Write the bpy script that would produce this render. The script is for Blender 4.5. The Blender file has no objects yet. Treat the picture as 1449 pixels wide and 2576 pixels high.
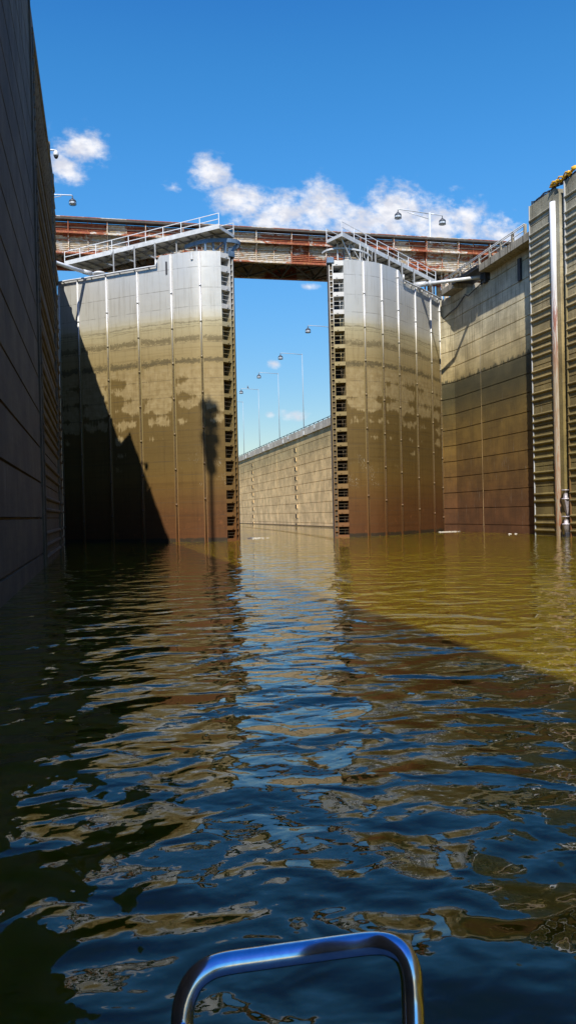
import bpy, math, random
from mathutils import Vector, Matrix
random.seed(7)
R = math.radians
S = bpy.context.scene
C = S.collection

# ------------------------------------------------------------------ camera, sky, sun
YAW, PITCH, ROLL, FOC, HEYE = .2278, -.013, .0239, 2043.9, 2.05
cd = bpy.data.cameras.new('camera'); cam = bpy.data.objects.new('camera', cd); C.objects.link(cam)
cd.sensor_fit = 'VERTICAL'; cd.sensor_height = 36; cd.sensor_width = 36
cd.lens = 36 * FOC / 2576; cd.shift_y = 29.4 / 2576
cd.clip_start = .05; cd.clip_end = 6000
cam.matrix_world = Matrix.Translation((0, 0, HEYE)) @ Matrix.Rotation(-YAW, 4, 'Z') @ Matrix.Rotation(math.pi/2 + PITCH, 4, 'X') @ Matrix.Rotation(-ROLL, 4, 'Z')
S.camera = cam
SUN = Vector((1, 2.5, -3.15)).normalized()          # the way the light travels
sd = bpy.data.lights.new('sun', 'SUN'); sd.energy = 5.0; sd.angle = R(.5); sd.color = (1, .94, .84)
so = bpy.data.objects.new('sun', sd); C.objects.link(so); so.location = (-20, -40, 60)
so.rotation_euler = SUN.to_track_quat('-Z', 'Y').to_euler()
S.view_settings.view_transform = 'Standard'; S.view_settings.look = 'None'
S.view_settings.exposure = 0.42; S.view_settings.gamma = 1
S.cycles.max_bounces = 8; S.cycles.caustics_reflective = False; S.cycles.caustics_refractive = False

class NT:
    """small helper that writes node trees as expressions"""
    def __init__(s, tree): s.t = tree; s.n = tree.nodes; s.l = tree.links
    def node(s, kind, **kw):
        n = s.n.new(kind)
        for k, v in kw.items(): setattr(n, k, v)
        return n
    def put(s, sock, v):
        if hasattr(v, 'is_output'): s.l.new(v, sock)
        elif isinstance(v, (tuple, list)) and len(v) == 3 and sock.type == 'RGBA': sock.default_value = (*v, 1)
        else: sock.default_value = v
    def m(s, op, a, b=None, c=None, clamp=False):
        n = s.node('ShaderNodeMath', operation=op); n.use_clamp = clamp
        s.put(n.inputs[0], a)
        if b is not None: s.put(n.inputs[1], b)
        if c is not None: s.put(n.inputs[2], c)
        return n.outputs[0]
    def step(s, v, a, b, lo=0., hi=1.):
        n = s.node('ShaderNodeMapRange', interpolation_type='SMOOTHSTEP')
        for i, q in enumerate((v, a, b, lo, hi)): s.put(n.inputs[i], q)
        return n.outputs[0]
    def mix(s, f, a, b, mode='MIX'):
        n = s.node('ShaderNodeMix', data_type='RGBA', blend_type=mode)
        s.put(n.inputs[0], f); s.put(n.inputs[6], a); s.put(n.inputs[7], b)
        return n.outputs[2]
    def noise(s, vec, scale, detail=3., rough=.55, dist=0.):
        n = s.node('ShaderNodeTexNoise'); s.put(n.inputs['Vector'], vec)
        n.inputs['Scale'].default_value = scale; n.inputs['Detail'].default_value = detail
        n.inputs['Roughness'].default_value = rough; n.inputs['Distortion'].default_value = dist
        return n.outputs['Fac']
    def scale(s, vec, xyz, off=(0, 0, 0)):
        n = s.node('ShaderNodeVectorMath', operation='MULTIPLY_ADD'); s.put(n.inputs[0], vec)
        n.inputs[1].default_value = xyz; n.inputs[2].default_value = off
        return n.outputs[0]
    def ramp(s, f, stops):
        n = s.node('ShaderNodeValToRGB'); e = n.color_ramp.elements
        lo, hi = stops[0][0], stops[-1][0]
        s.put(n.inputs[0], s.m('DIVIDE', s.m('SUBTRACT', f, lo), hi - lo, clamp=True))
        while len(e) < len(stops): e.new(.5)
        for q, (p, c) in zip(e, stops): q.position = (p - lo) / (hi - lo)
        for q, (p, c) in zip(e, stops): q.color = (*c, 1)
        return n.outputs[0]
    def xyz(s, vec):
        n = s.node('ShaderNodeSeparateXYZ'); s.put(n.inputs[0], vec); return n.outputs

w = bpy.data.worlds.new('World'); S.world = w; w.use_nodes = True
nt = NT(w.node_tree); nt.n.clear()
sky = nt.node('ShaderNodeTexSky', sky_type='NISHITA'); sky.sun_disc = False
sky.sun_elevation = math.asin(-SUN.z); sky.sun_rotation = math.atan2(-SUN.x, -SUN.y) % (2*math.pi)
sky.air_density = 1.0; sky.dust_density = .1; sky.ozone_density = 3.0; sky.altitude = 200
hsv = nt.node('ShaderNodeHueSaturation'); nt.put(hsv.inputs['Color'], sky.outputs[0])
hsv.inputs['Saturation'].default_value = 1.35; hsv.inputs['Value'].default_value = 1.5; hsv.inputs['Hue'].default_value = .501
tc = nt.node('ShaderNodeTexCoord'); dirv = tc.outputs['Generated']
dx, dy, dz = nt.xyz(dirv)
front = nt.m('GREATER_THAN', dy, .05)
dys = nt.m('MAXIMUM', dy, .05)
ca = nt.m('DIVIDE', dx, dys); cb = nt.m('DIVIDE', dz, dys)
cv = nt.node('ShaderNodeCombineXYZ'); nt.put(cv.inputs[0], ca); nt.put(cv.inputs[1], cb)
def puff(a, b, ra, rb, amp=1.):
    u = nt.m('DIVIDE', nt.m('SUBTRACT', ca, a), ra); v = nt.m('DIVIDE', nt.m('SUBTRACT', cb, b), rb)
    q = nt.m('ADD', nt.m('MULTIPLY', u, u), nt.m('MULTIPLY', v, v))
    return nt.m('MULTIPLY', nt.m('EXPONENT', nt.m('MULTIPLY', q, -1.)), amp)
field = None
for p in [(.145, .420, .030, .026, 1.1), (.18, .392, .055, .026, 1.05), (.235, .378, .05, .032, 1.05), (.285, .388, .048, .038, 1.1),
          (.335, .372, .06, .030, 1.1), (.39, .385, .056, .042, 1.15), (.44, .374, .055, .034, 1.1), (.48, .382, .04, .038, 1.0), (.53, .368, .06, .028, .95), (.235, .362, .08, .02, .95),
          (.10, .401, .022, .008, .55), (-.012, .440, .036, .028, 1.1), (-.030, .416, .028, .026, 1.0), (.219, .188, .012, .007, .80),
          (.243, .1235, .024, .009, .88), (.265, .286, .02, .006, .75), (.051, .361, .012, .004, .55), (.60, .35, .05, .015, .5), (.212, .124, .010, .005, .66), (.095, .404, .02, .008, .5),
          (.72, .40, .1, .03, .8), (-.3, .40, .09, .04, .9), (-.6, .5, .12, .05, .9), (.95, .55, .15, .06, .9)]:
    g = puff(*p); field = g if field is None else nt.m('MAXIMUM', field, g)
n1 = nt.noise(nt.scale(cv.outputs[0], (1, 1.5, 1)), 26, 7, .62)
n2 = nt.noise(nt.scale(cv.outputs[0], (1, 1.3, 1), (3, 1, 0)), 75, 5, .6)
dens = nt.m('ADD', field, nt.m('MULTIPLY', nt.m('SUBTRACT', n1, .5), 1.6))
dens = nt.m('ADD', dens, nt.m('MULTIPLY', nt.m('SUBTRACT', n2, .5), .75))
mask = nt.m('MULTIPLY', nt.step(dens, .34, 1.15), nt.m('MULTIPLY', front, nt.step(field, .1, .4)))
shade = nt.noise(nt.scale(cv.outputs[0], (1, 1.6, 1), (0, .012, 0)), 34, 4, .55)
ccol = nt.mix(nt.step(shade, .38, .66), (5.5, 5.6, 6.2), (7.7, 7.6, 7.7))
clear = nt.mix(1., hsv.outputs[0], nt.mix(nt.step(dz, .46, .72), nt.mix(nt.step(dz, -.05, .42), (.60, .46, .35), (1.08, 1.06, 1.0)), (.62, .60, .98)), 'MULTIPLY')
skyc = nt.mix(nt.m('MULTIPLY', mask, .93), clear, ccol)
bg = nt.node('ShaderNodeBackground'); nt.put(bg.inputs[0], skyc); bg.inputs[1].default_value = .1
wo = nt.node('ShaderNodeOutputWorld'); nt.l.new(bg.outputs[0], wo.inputs[0])

# ------------------------------------------------------------------ materials
def material(name, fn, rough=.8, metal=0., bump=None, spec=.5):
    m = bpy.data.materials.new(name); m.use_nodes = True
    t = NT(m.node_tree); b = m.node_tree.nodes['Principled BSDF']
    pos = t.node('ShaderNodeNewGeometry').outputs['Position']
    r = fn(t, pos)
    col, rr, hh = (r + (None, None))[:3] if isinstance(r, tuple) and not isinstance(r[0], float) else (r, None, None)
    t.put(b.inputs['Base Color'], col)
    if rr is not None: t.put(b.inputs['Roughness'], rr)
    else: b.inputs['Roughness'].default_value = rough
    b.inputs['Metallic'].default_value = metal; b.inputs['Specular IOR Level'].default_value = spec
    if hh is None and bump: hh = t.noise(pos, bump[0], 4, .6)
    if hh is not None:
        bn = t.node('ShaderNodeBump'); bn.inputs['Strength'].default_value = 1; bn.inputs['Distance'].default_value = bump[1] if bump else .01
        t.put(bn.inputs['Height'], hh); t.l.new(bn.outputs[0], b.inputs['Normal'])
    return m

def tone(c, v=.25, sc=3., sc2=25.):
    def f(t, p):
        n = t.m('ADD', t.m('MULTIPLY', t.noise(p, sc, 4), .6), t.m('MULTIPLY', t.noise(p, sc2, 3), .4))
        return t.mix(t.step(n, .3, .7), tuple(x*(1-v) for x in c), tuple(min(1, x*(1+v)) for x in c))
    return f

def concrete(stops, algae=None, streak=.6):
    """banded lock wall concrete: height ramp, vertical run-off streaks, weathered lime, algae edge"""
    def f(t, p):
        x, y, z = t.xyz(p)
        wob = t.m('MULTIPLY', t.m('SUBTRACT', t.noise(t.scale(p, (1, 1, .6)), .35, 5, .6), .5), 2.2)
        zz = t.m('ADD', z, wob)
        col = t.ramp(zz, stops)
        big = t.noise(p, .5, 6, .62)
        col = t.mix(t.step(big, .35, .7), t.mix(1., col, (.72, .70, .66), 'MULTIPLY'), t.mix(1., col, (1.18, 1.16, 1.12), 'MULTIPLY'))
        st = t.noise(t.scale(p, (4.5, 4.5, .22)), 1, 5, .65)
        up = t.step(z, 13., 20.)
        sm = t.m('MULTIPLY', t.step(st, .5, .66), t.m('MULTIPLY_ADD', up, streak*.75, streak*.25))
        col = t.mix(sm, col, t.mix(1., col, (.33, .30, .25), 'MULTIPLY'))
        lt = t.noise(t.scale(p, (6, 6, .5), (5, 3, 1)), 1, 5, .7)
        col = t.mix(t.m('MULTIPLY', t.step(lt, .60, .72), .35), col, (.42, .40, .34))
        spk = t.noise(p, 9, 5, .7)
        col = t.mix(t.m('MULTIPLY', t.step(spk, .55, .7), .35), col, t.mix(1., col, (.5, .47, .4), 'MULTIPLY'))
        if algae:
            rag = t.noise(t.scale(p, (3, 3, .7)), 1, 6, .75)
            a = t.m('MULTIPLY', t.step(t.m('ADD', z, t.m('MULTIPLY', t.m('SUBTRACT', rag, .5), 2.2)), algae[0]+.15, algae[0]-.1),
                    t.step(z, algae[1], algae[0]-.3))
            col = t.mix(t.m('MULTIPLY', a, .85), col, (.045, .045, .022))
        lines = t.noise(t.scale(p, (.3, .3, 7)), 1, 4, .6)
        col = t.mix(t.m('MULTIPLY', t.step(lines, .52, .68), .3), col, t.mix(1., col, (.6, .56, .5), 'MULTIPLY'))
        return col, None, t.m('ADD', t.m('MULTIPLY', t.noise(p, 6, 6, .7), .6), t.m('MULTIPLY', t.noise(p, 45, 3), .25))
    return f

CR = [(0, (.13, .052, .018)), (2.5, (.15, .066, .019)), (4.5, (.18, .092, .020)), (8, (.20, .12, .023)), (12.8, (.16, .115, .028)),
      (13.8, (.42, .33, .15)), (15.5, (.62, .51, .28)), (18, (.66, .59, .40)), (24, (.46, .45, .41))]
M = {}
M['concrete_recess'] = material('stained_concrete', concrete(CR, (13.9, 9.0), .8), .88, bump=(6, .03))
M['concrete_rib'] = material('ribbed_wall_concrete', concrete([(0, (.17, .125, .04)), (6, (.20, .155, .048)), (12, (.27, .20, .075)), (14.5, (.36, .28, .13)), (18, (.48, .41, .25)), (21, (.46, .43, .33)), (24, (.32, .30, .22))], None, .7), .9, bump=(6, .04))
M['concrete_shade'] = material('wet_shaded_concrete', concrete([(0, (.145, .10, .045)), (3, (.145, .105, .055)), (8, (.13, .105, .062)), (16, (.12, .105, .078)), (24, (.19, .18, .15))], None, 1.), .85, bump=(5, .05))  # wet wall concrete, darker copy with the left side's shade in its colour
M['concrete_far'] = material('guide_wall_concrete', concrete([(0, (.82, .62, .34)), (6, (.80, .58, .29)), (10, (.72, .51, .24)), (12, (.50, .38, .18)), (13.7, (.52, .40, .20)), (13.9, (.55, .50, .42)), (15, (.55, .53, .47))], None, .8), .9, bump=(4, .03))
M['slab'] = material('weathered_slab', concrete([(0, (.3, .28, .22)), (21, (.32, .29, .23)), (24, (.36, .33, .27))], None, 1.), .9, bump=(8, .02))
M['slot'] = material('recess_shade', tone((.012, .011, .010)), .95)  # near-black colour stands for the shade inside slots and niches

def gate_skin(t, p):
    x, y, z = t.xyz(p)
    uv = t.node('ShaderNodeUVMap').outputs[0]; u, v, _ = t.xyz(uv)
    wob = t.m('MULTIPLY', t.m('SUBTRACT', t.noise(t.scale(p, (.25, .25, .5)), 1, 6, .65), .5), .8)
    zz = t.m('ADD', z, wob)
    col = t.ramp(zz, [(0, (.135, .052, .016)), (2.5, (.15, .068, .018)), (4.5, (.18, .105, .024)), (8, (.20, .135, .032)), (12.5, (.30, .215, .075)),
                      (15.6, (.37, .30, .155)), (16.9, (.45, .40, .25)), (18.0, (.50, .49, .43)), (22.5, (.52, .52, .50))])
    fu = t.m('FRACT', u); du = t.m('MINIMUM', fu, t.m('SUBTRACT', 1., fu))
    fv = t.m('FRACT', v); dv = t.m('MINIMUM', fv, t.m('SUBTRACT', 1., fv))
    nn = t.m('SUBTRACT', t.noise(t.scale(p, (1, 1, 1.2)), 1.1, 7, .68), .5)
    edge = t.m('ADD', t.m('MINIMUM', t.m('MULTIPLY', du, 1.7), t.m('MULTIPLY', dv, .8)), t.m('MULTIPLY', t.m('SUBTRACT', t.noise(t.scale(p, (1, 1, .7), (4, 4, 9)), .42, 3, .5), .5), 1.5))
    thr = t.step(z, 13.2, 5.5, -.12, .62)
    # drier plates between the wet frame lines of the leaf
    dry = t.step(t.m('ADD', edge, t.m('ADD', t.m('MULTIPLY', nn, .8), t.m('MULTIPLY', t.m('SUBTRACT', t.noise(t.scale(p, (5, 5, .5)), 1, 5, .7), .5), .7))), t.m('ADD', thr, -.03), t.m('ADD', thr, .13))
    band = t.m('MULTIPLY', t.step(z, 4.6, 7.), t.step(z, 14.2, 13.0))
    film = t.mix(t.step(z, 6, 13), (.155, .100, .026), (.18, .125, .038))
    plate = t.mix(t.step(t.noise(p, 2.5, 5), .35, .65), (.34, .26, .125), (.42, .335, .18))
    col = t.mix(band, col, t.mix(dry, film, plate))
    # algae tide lines
    for zc, wd, am in ((15.75, .40, .75), (14.1, .38, .95), (17.05, .10, .55), (16.7, .07, .4)):
        g = t.m('EXPONENT', t.m('MULTIPLY', -1., t.m('POWER', t.m('DIVIDE', t.m('SUBTRACT', zz, zc), wd), 2.)))
        fine = t.noise(t.scale(p, (1, 1, 1.6), (zc, 0, 0)), 3.2, 8, .85)
        col = t.mix(t.m('MULTIPLY', t.step(t.m('ADD', t.m('MULTIPLY', g, .32), fine), .72, .78), am*.8), col, (.10, .078, .034))
    lines = t.noise(t.scale(p, (.12, .12, 5)), 1, 5, .65)
    col = t.mix(t.m('MULTIPLY', t.step(lines, .5, .64), t.m('MULTIPLY', t.step(z, 18.5, 16.5), .32)), col, t.mix(1., col, (.55, .5, .4), 'MULTIPLY'))
    for zc, k in ((17.35, .90), (13.35, .95), (4.7, .97)):
        col = t.mix(t.step(t.m('ADD', z, t.m('MULTIPLY', nn, .35)), zc+.05, zc-.05), col, t.mix(1., col, (k, k*.98, k*.92), 'MULTIPLY'))
    col = t.mix(t.step(t.m('ADD', z, t.m('MULTIPLY', nn, .3)), .34, .22), col, (.04, .026, .012))
    # lime specks low on the leaf near its meeting edge
    vo = t.noise(t.scale(p, (2, 2, 1)), 7, 4, .8)
    sp = t.m('MULTIPLY', t.m('MULTIPLY', t.step(vo, .57, .62), t.step(t.noise(p, .8, 3), .5, .6)), t.m('MULTIPLY', t.step(z, 3.6, 4.6), t.m('MULTIPLY', t.step(z, 7.6, 6.), t.step(u, 3.9, 5.))))
    col = t.mix(t.m('MULTIPLY', sp, .8), col, (.50, .45, .33))
    st = t.noise(t.scale(p, (4, 4, .25)), 1, 6, .7)
    col = t.mix(t.m('MULTIPLY', t.step(st, .48, .68), .42), col, t.mix(1., col, (.6, .56, .5), 'MULTIPLY'))
    rust = t.m('MULTIPLY', t.step(t.noise(p, 2.2, 7, .8), .56, .68), t.step(z, 4., 1.))
    col = t.mix(t.m('MULTIPLY', rust, .6), col, (.27, .10, .03))
    seam = t.m('MULTIPLY', t.step(dv, .02, .006), t.step(t.noise(p, 1.5, 3), .3, .6))
    col = t.mix(t.m('MULTIPLY', seam, .65), col, (.07, .055, .035))
    gr = t.step(zz, 16.5, 18.5)
    rg = t.m('MULTIPLY_ADD', t.noise(p, 1.5, 4), .2, t.m('MULTIPLY_ADD', gr, -.22, .58))
    return col, rg, t.m('ADD', t.m('MULTIPLY', t.noise(p, .7, 3), 2.), t.m('MULTIPLY', t.noise(p, 18, 4), .10))
M['gate_skin'] = material('gate_skin', gate_skin, metal=.35, bump=(1, .012))
def gate_steel(t, p):
    x, y, z = t.xyz(p)
    zz = t.m('ADD', z, t.m('MULTIPLY', t.m('SUBTRACT', t.noise(p, 1.5, 5), .5), 2.))
    col = t.ramp(zz, [(0, (.20, .085, .03)), (4, (.22, .13, .045)), (9, (.24, .18, .07)), (15, (.32, .25, .11)), (17.2, (.42, .37, .22)), (18.2, (.54, .53, .50)), (25, (.58, .58, .56))])
    d = t.step(t.noise(p, 9, 5, .7), .52, .66)
    return t.mix(t.m('MULTIPLY', d, .35), col, t.mix(1., col, (.4, .33, .25), 'MULTIPLY'))
M['gate_steel'] = material('gate_steel', gate_steel, .5, .2)
def gate_dark(t, p):
    x, y, z = t.xyz(p)
    return t.ramp(z, [(0, (.015, .009, .006)), (16, (.03, .027, .022)), (18, (.08, .09, .11)), (22, (.10, .12, .15))])
M['gate_dark'] = material('gate_inside_shade', gate_dark, .8)  # steel darkened to stand for shade behind the slotted end
M['gate_bar'] = material('shaded_bar', tone((.09, .065, .035), .4, 4, 30), .8)  # rust tone darkened to imitate shade within the slots and end post
M['pipe'] = material('fender_pipe', lambda t, p: t.mix(t.step(t.noise(p, 8, 5, .7), .5, .62),
      t.ramp(t.m('ADD', t.xyz(p)[2], t.m('MULTIPLY', t.noise(t.scale(p, (5, 5, .5)), 1, 4), 3.)), [(0, (.11, .045, .02)), (7, (.12, .08, .03)), (15, (.17, .125, .055)), (18.2, (.30, .27, .19)), (19.8, (.60, .60, .59)), (26, (.64, .64, .64))]),
      t.ramp(t.xyz(p)[2], [(0, (.09, .03, .015)), (14, (.08, .06, .03)), (20, (.5, .5, .49))])), .45, .2)
M['paint'] = material('pale_grey_paint', tone((.56, .57, .57), .2, 2, 30), .45, .1)
M['paint_dull'] = material('dull_grey_paint', tone((.26, .27, .28), .25, 2, 30), .6)
M['paint_white'] = material('white_paint', tone((.68, .70, .72), .12, 2, 30), .4, .1)
M['blue_steel'] = material('blue_grey_steel', tone((.11, .17, .25), .35, 3, 20), .5, .3)
M['seal'] = material('seal_edge', tone((.030, .022, .018), .4), .7)
M['dark_steel'] = material('dark_steel', tone((.035, .036, .042), .4, 4, 30), .6, .2)
def rusty(cream, pv=.22):
    def f(t, p):
        n = t.noise(t.scale(p, (.8, 1, 1.3)), 1.1, 7, .7); n2 = t.noise(t.scale(p, (1, 1, 2.2), (9, 2, 4)), 2.6, 6, .75)
        big = t.noise(t.scale(p, (.28, .28, .9), (2, 7, 1)), 1, 3, .5)
        c = t.mix(t.step(n2, .4, .62), (.33, .085, .035), (.20, .05, .022))
        c = t.mix(t.step(t.noise(p, 5, 5, .7), .5, .66), c, (.42, .19, .055))
        wn = t.node('ShaderNodeTexWhiteNoise', noise_dimensions='1D'); t.put(wn.inputs['W'], t.m('FLOOR', t.m('DIVIDE', t.m('SUBTRACT', t.xyz(p)[0], 13.42-1.716*40), 1.716)))
        lim = t.m('ADD', t.m('MULTIPLY_ADD', big, -.75, cream), t.m('MULTIPLY', t.m('SUBTRACT', wn.outputs[0], .5), pv))
        pale = t.step(t.m('ADD', t.m('MULTIPLY', n, .6), t.m('MULTIPLY', n2, .4)), lim, t.m('ADD', lim, .05))
        c = t.mix(t.m('MULTIPLY', pale, .93), c, t.mix(t.step(n2, .45, .6), (.46, .37, .24), (.60, .60, .58)))
        dr = t.step(t.noise(t.scale(p, (7, 7, .6)), 1, 4, .7), .55, .7)
        return t.mix(t.m('MULTIPLY', dr, .5), c, t.mix(1., c, (.35, .2, .13), 'MULTIPLY'))
    return f
M['rust_up'] = material('rusted_red_panel', rusty(.98, .5), .75, bump=(8, .01))
M['rust_low'] = material('rust_streaked_panel', rusty(.80), .75, bump=(8, .01))
M['rust_beam'] = material('rusted_beam', rusty(.88), .75)
M['under'] = material('dark_girder', tone((.06, .052, .045), .4, 2, 12), .85)  # dark tone for bridge chords, guard pipes, deck plate and bracing
M['lamp_pole'] = material('galvanised_pole', tone((.58, .62, .66), .08), .4, .25)
M['lamp_far'] = material('far_pole', tone((.36, .40, .44), .08), .5, .1)  # darker than the near poles
M['lamp_dark'] = material('lantern_hood', tone((.06, .07, .09), .3), .5, .3)
M['lamp_glass'] = material('lantern_glass', tone((.55, .62, .70), .1), .2)
M['yellow'] = material('yellow_fabric', tone((.75, .42, .02), .3, 8, 40), .55)
M['chain'] = material('chain_metal', tone((.035, .035, .045), .5, 5, 40), .6, .3)
M['rust_post'] = material('post_rust', lambda t, p: t.mix(t.step(t.noise(t.scale(p, (9, 9, .7)), 1, 6, .75), .45, .55),
      t.ramp(t.xyz(p)[2], [(0, (.40, .34, .24)), (12, (.42, .36, .26)), (15.5, (.62, .60, .56)), (24, (.78, .80, .82))]),
      t.ramp(t.xyz(p)[2], [(0, (.34, .13, .06)), (10, (.34, .25, .15)), (15, (.30, .12, .08)), (18, (.60, .60, .60)), (24, (.72, .74, .77))])), .5, .2)
M['bitt'] = material('mooring_steel', tone((.42, .38, .40), .45, 3, 14), .5, .4)
M['chrome'] = material('stainless_tube', lambda t, p: (t.mix(t.step(t.noise(p, 90, 3), .3, .7), (.74, .75, .77), (.86, .87, .88)), t.m('MULTIPLY_ADD', t.noise(p, 60, 4), .14, .10), None), metal=1.)
M['gelcoat'] = material('gelcoat', tone((.30, .31, .30), .1, 3, 60), .35)
M['foam'] = material('foam', tone((.75, .72, .62), .2, 6, 40), .8)
M['plate'] = material('white_plate', tone((.80, .80, .78), .05), .5)
M['bird'] = material('feathers', tone((.12, .12, .13), .2), .8)
M['earth'] = material('grassy_earth', tone((.06, .09, .03), .4, .3, 4), .95)
M['bed'] = material('river_mud', tone((.10, .08, .04), .3, .2, 3), .95)

def water_mat():
    m = bpy.data.materials.new('muddy_river_water'); m.use_nodes = True
    t = NT(m.node_tree); b = m.node_tree.nodes['Principled BSDF']
    p = t.node('ShaderNodeNewGeometry').outputs['Position']; x, y, z = t.xyz(p)
    n = t.noise(p, .12, 4)
    t.put(b.inputs['Base Color'], t.mix(t.step(n, .35, .65), (.130, .091, .0006), (.150, .106, .001)))
    b.inputs['Roughness'].default_value = .01; b.inputs['IOR'].default_value = 1.5
    b.inputs['Specular IOR Level'].default_value = .5
    b.inputs['Subsurface Weight'].default_value = 1.; b.inputs['Subsurface Radius'].default_value = (.9, .7, .25); b.inputs['Subsurface Scale'].default_value = .7
    pw = t.scale(p, (.85, 1.0, 1))
    a = t.noise(pw, .95, 1., .4, .7)
    bb = t.noise(t.scale(pw, (1, 1, 1), (7, 3, 0)), 2.9, 1.4, .5, .5)
    c = t.noise(t.scale(pw, (1, 1, 1), (2, 9, 0)), 8.5, 1.6, .5)
    calm = t.step(y, 8, 45, 1., .38)
    hgt = t.m('ADD', t.m('MULTIPLY', a, WA), t.m('ADD', t.m('MULTIPLY', bb, WB), t.m('MULTIPLY', c, WC)))
    bn = t.node('ShaderNodeBump'); bn.inputs['Distance'].default_value = 1.
    t.put(bn.inputs['Strength'], calm); t.put(bn.inputs['Height'], hgt); t.l.new(bn.outputs[0], b.inputs['Normal'])
    return m
WA, WB, WC = .170, .040, .0042
M['water'] = water_mat()

# ------------------------------------------------------------------ mesh helpers
class MB:
    def __init__(s): s.v = []; s.f = []; s.sm = []
    def add(s, vs, fs, smooth=False):
        o = len(s.v); s.v += [tuple(q) for q in vs]; s.f += [tuple(i + o for i in f) for f in fs]; s.sm += [smooth]*len(fs); return s
    def box(s, x0, x1, y0, y1, z0, z1):
        return s.add([(x, y, z) for x in (x0, x1) for y in (y0, y1) for z in (z0, z1)],
                     [(0, 1, 3, 2), (4, 6, 7, 5), (0, 4, 5, 1), (2, 3, 7, 6), (0, 2, 6, 4), (1, 5, 7, 3)])
    def beam(s, a, b, wd, ht, up=(0, 0, 1)):
        a = Vector(a); b = Vector(b); d = (b - a).normalized(); u = Vector(up)
        if abs(d.dot(u)) > .98: u = Vector((0, 1, 0))
        r = d.cross(u).normalized(); u = r.cross(d)
        vs = [q + r*wd/2*i + u*ht/2*j for q in (a, b) for i in (-1, 1) for j in (-1, 1)]
        return s.add(vs, [(0, 1, 3, 2), (4, 6, 7, 5), (0, 4, 5, 1), (2, 3, 7, 6), (0, 2, 6, 4), (1, 5, 7, 3)])
    def tube(s, pts, r, n=10, r2=None, caps=True):
        pts = [Vector(q) for q in pts]; k = len(pts); rings = []
        prev = None
        for i, q in enumerate(pts):
            d = (pts[min(i+1, k-1)] - pts[max(i-1, 0)]).normalized()
            u = prev if prev is not None else (Vector((0, 0, 1)) if abs(d.z) < .9 else Vector((1, 0, 0)))
            u = (u - d*u.dot(d)).normalized(); prev = u; v = d.cross(u)
            rr = r if r2 is None else r + (r2 - r)*i/(k-1)
            rings.append([q + (u*math.cos(t) + v*math.sin(t))*rr for t in [2*math.pi*j/n for j in range(n)]])
        o = len(s.v)
        for g in rings: s.v += [tuple(q) for q in g]
        for i in range(k-1):
            for j in range(n):
                s.f.append((o+i*n+j, o+i*n+(j+1) % n, o+(i+1)*n+(j+1) % n, o+(i+1)*n+j)); s.sm.append(True)
        if caps:
            s.f.append(tuple(o+j for j in range(n))[::-1]); s.f.append(tuple(o+(k-1)*n+j for j in range(n))); s.sm += [False]*2
        return s
    def lathe(s, c, prof, n=20):
        cx, cy, cz = c; vs = []; fs = []
        for r, z in prof:
            vs += [(cx + r*math.cos(2*math.pi*j/n), cy + r*math.sin(2*math.pi*j/n), cz + z) for j in range(n)]
        for i in range(len(prof)-1):
            for j in range(n): fs.append((i*n+j, i*n+(j+1) % n, (i+1)*n+(j+1) % n, (i+1)*n+j))
        s.add(vs, fs, True); return s
    def prism(s, poly, z0, z1):
        n = len(poly); vs = [(x, y, z0) for x, y in poly] + [(x, y, z1) for x, y in poly]
        return s.add(vs, [tuple(range(n))[::-1], tuple(range(n, 2*n))] + [(i, (i+1) % n, (i+1) % n+n, i+n) for i in range(n)])
    def section(s, prof, y0, y1, smooth=False):
        """a closed x-z outline drawn out along y"""
        n = len(prof); vs = [(x, y0, z) for x, z in prof] + [(x, y1, z) for x, z in prof]
        return s.add(vs, [tuple(range(n)), tuple(range(n, 2*n))[::-1]] + [(i, i+n, (i+1) % n+n, (i+1) % n) for i in range(n)])
    def build(s, name, mat, parent=None, label=None, cat=None, group=None, kind=None, bevel=0, uv=None):
        import bmesh
        if parent:
            root = parent
            while root.parent: root = root.parent
            org = Vector(root.location)
        elif kind: org = Vector((0, 0, 0))
        else:
            lo = [min(q[i] for q in s.v) for i in range(3)]; hi = [max(q[i] for q in s.v) for i in range(3)]
            org = Vector(((lo[0]+hi[0])/2, (lo[1]+hi[1])/2, lo[2]))
        me = bpy.data.meshes.new(name); me.from_pydata([(q[0]-org.x, q[1]-org.y, q[2]-org.z) for q in s.v], [], s.f)
        me.polygons.foreach_set('use_smooth', s.sm)
        if uv:
            ul = me.uv_layers.new(name='UVMap')
            for lp in me.loops: ul.data[lp.index].uv = uv[lp.vertex_index]
        bm = bmesh.new(); bm.from_mesh(me); bmesh.ops.recalc_face_normals(bm, faces=bm.faces); bm.to_mesh(me); bm.free()
        me.materials.append(M[mat] if isinstance(mat, str) else mat)
        o = bpy.data.objects.new(name, me); C.objects.link(o)
        if bevel:
            md = o.modifiers.new('bevel', 'BEVEL'); md.width = bevel; md.segments = 2; md.limit_method = 'ANGLE'
        if parent:
            o.parent = parent
        else: o.location = org
        tag(o, label, cat, group, kind)
        return o
def tag(o, label=None, cat=None, group=None, kind=None):
    if label: o['label'] = label
    if cat: o['category'] = cat
    if group: o['group'] = group
    if kind: o['kind'] = kind
    return o
def thing(name, loc, label, cat, group=None):
    o = bpy.data.objects.new(name, None); C.objects.link(o); o.location = loc; o.empty_display_size = .5
    return tag(o, label, cat, group)
def copy_tree(o, delta, label):
    c = o.copy(); C.objects.link(c); c.location = o.location + Vector(delta); c['label'] = label
    for ch in o.children:
        d = ch.copy(); C.objects.link(d); d.parent = c
        for g in ch.children:
            e = g.copy(); C.objects.link(e); e.parent = d
    return c

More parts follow.
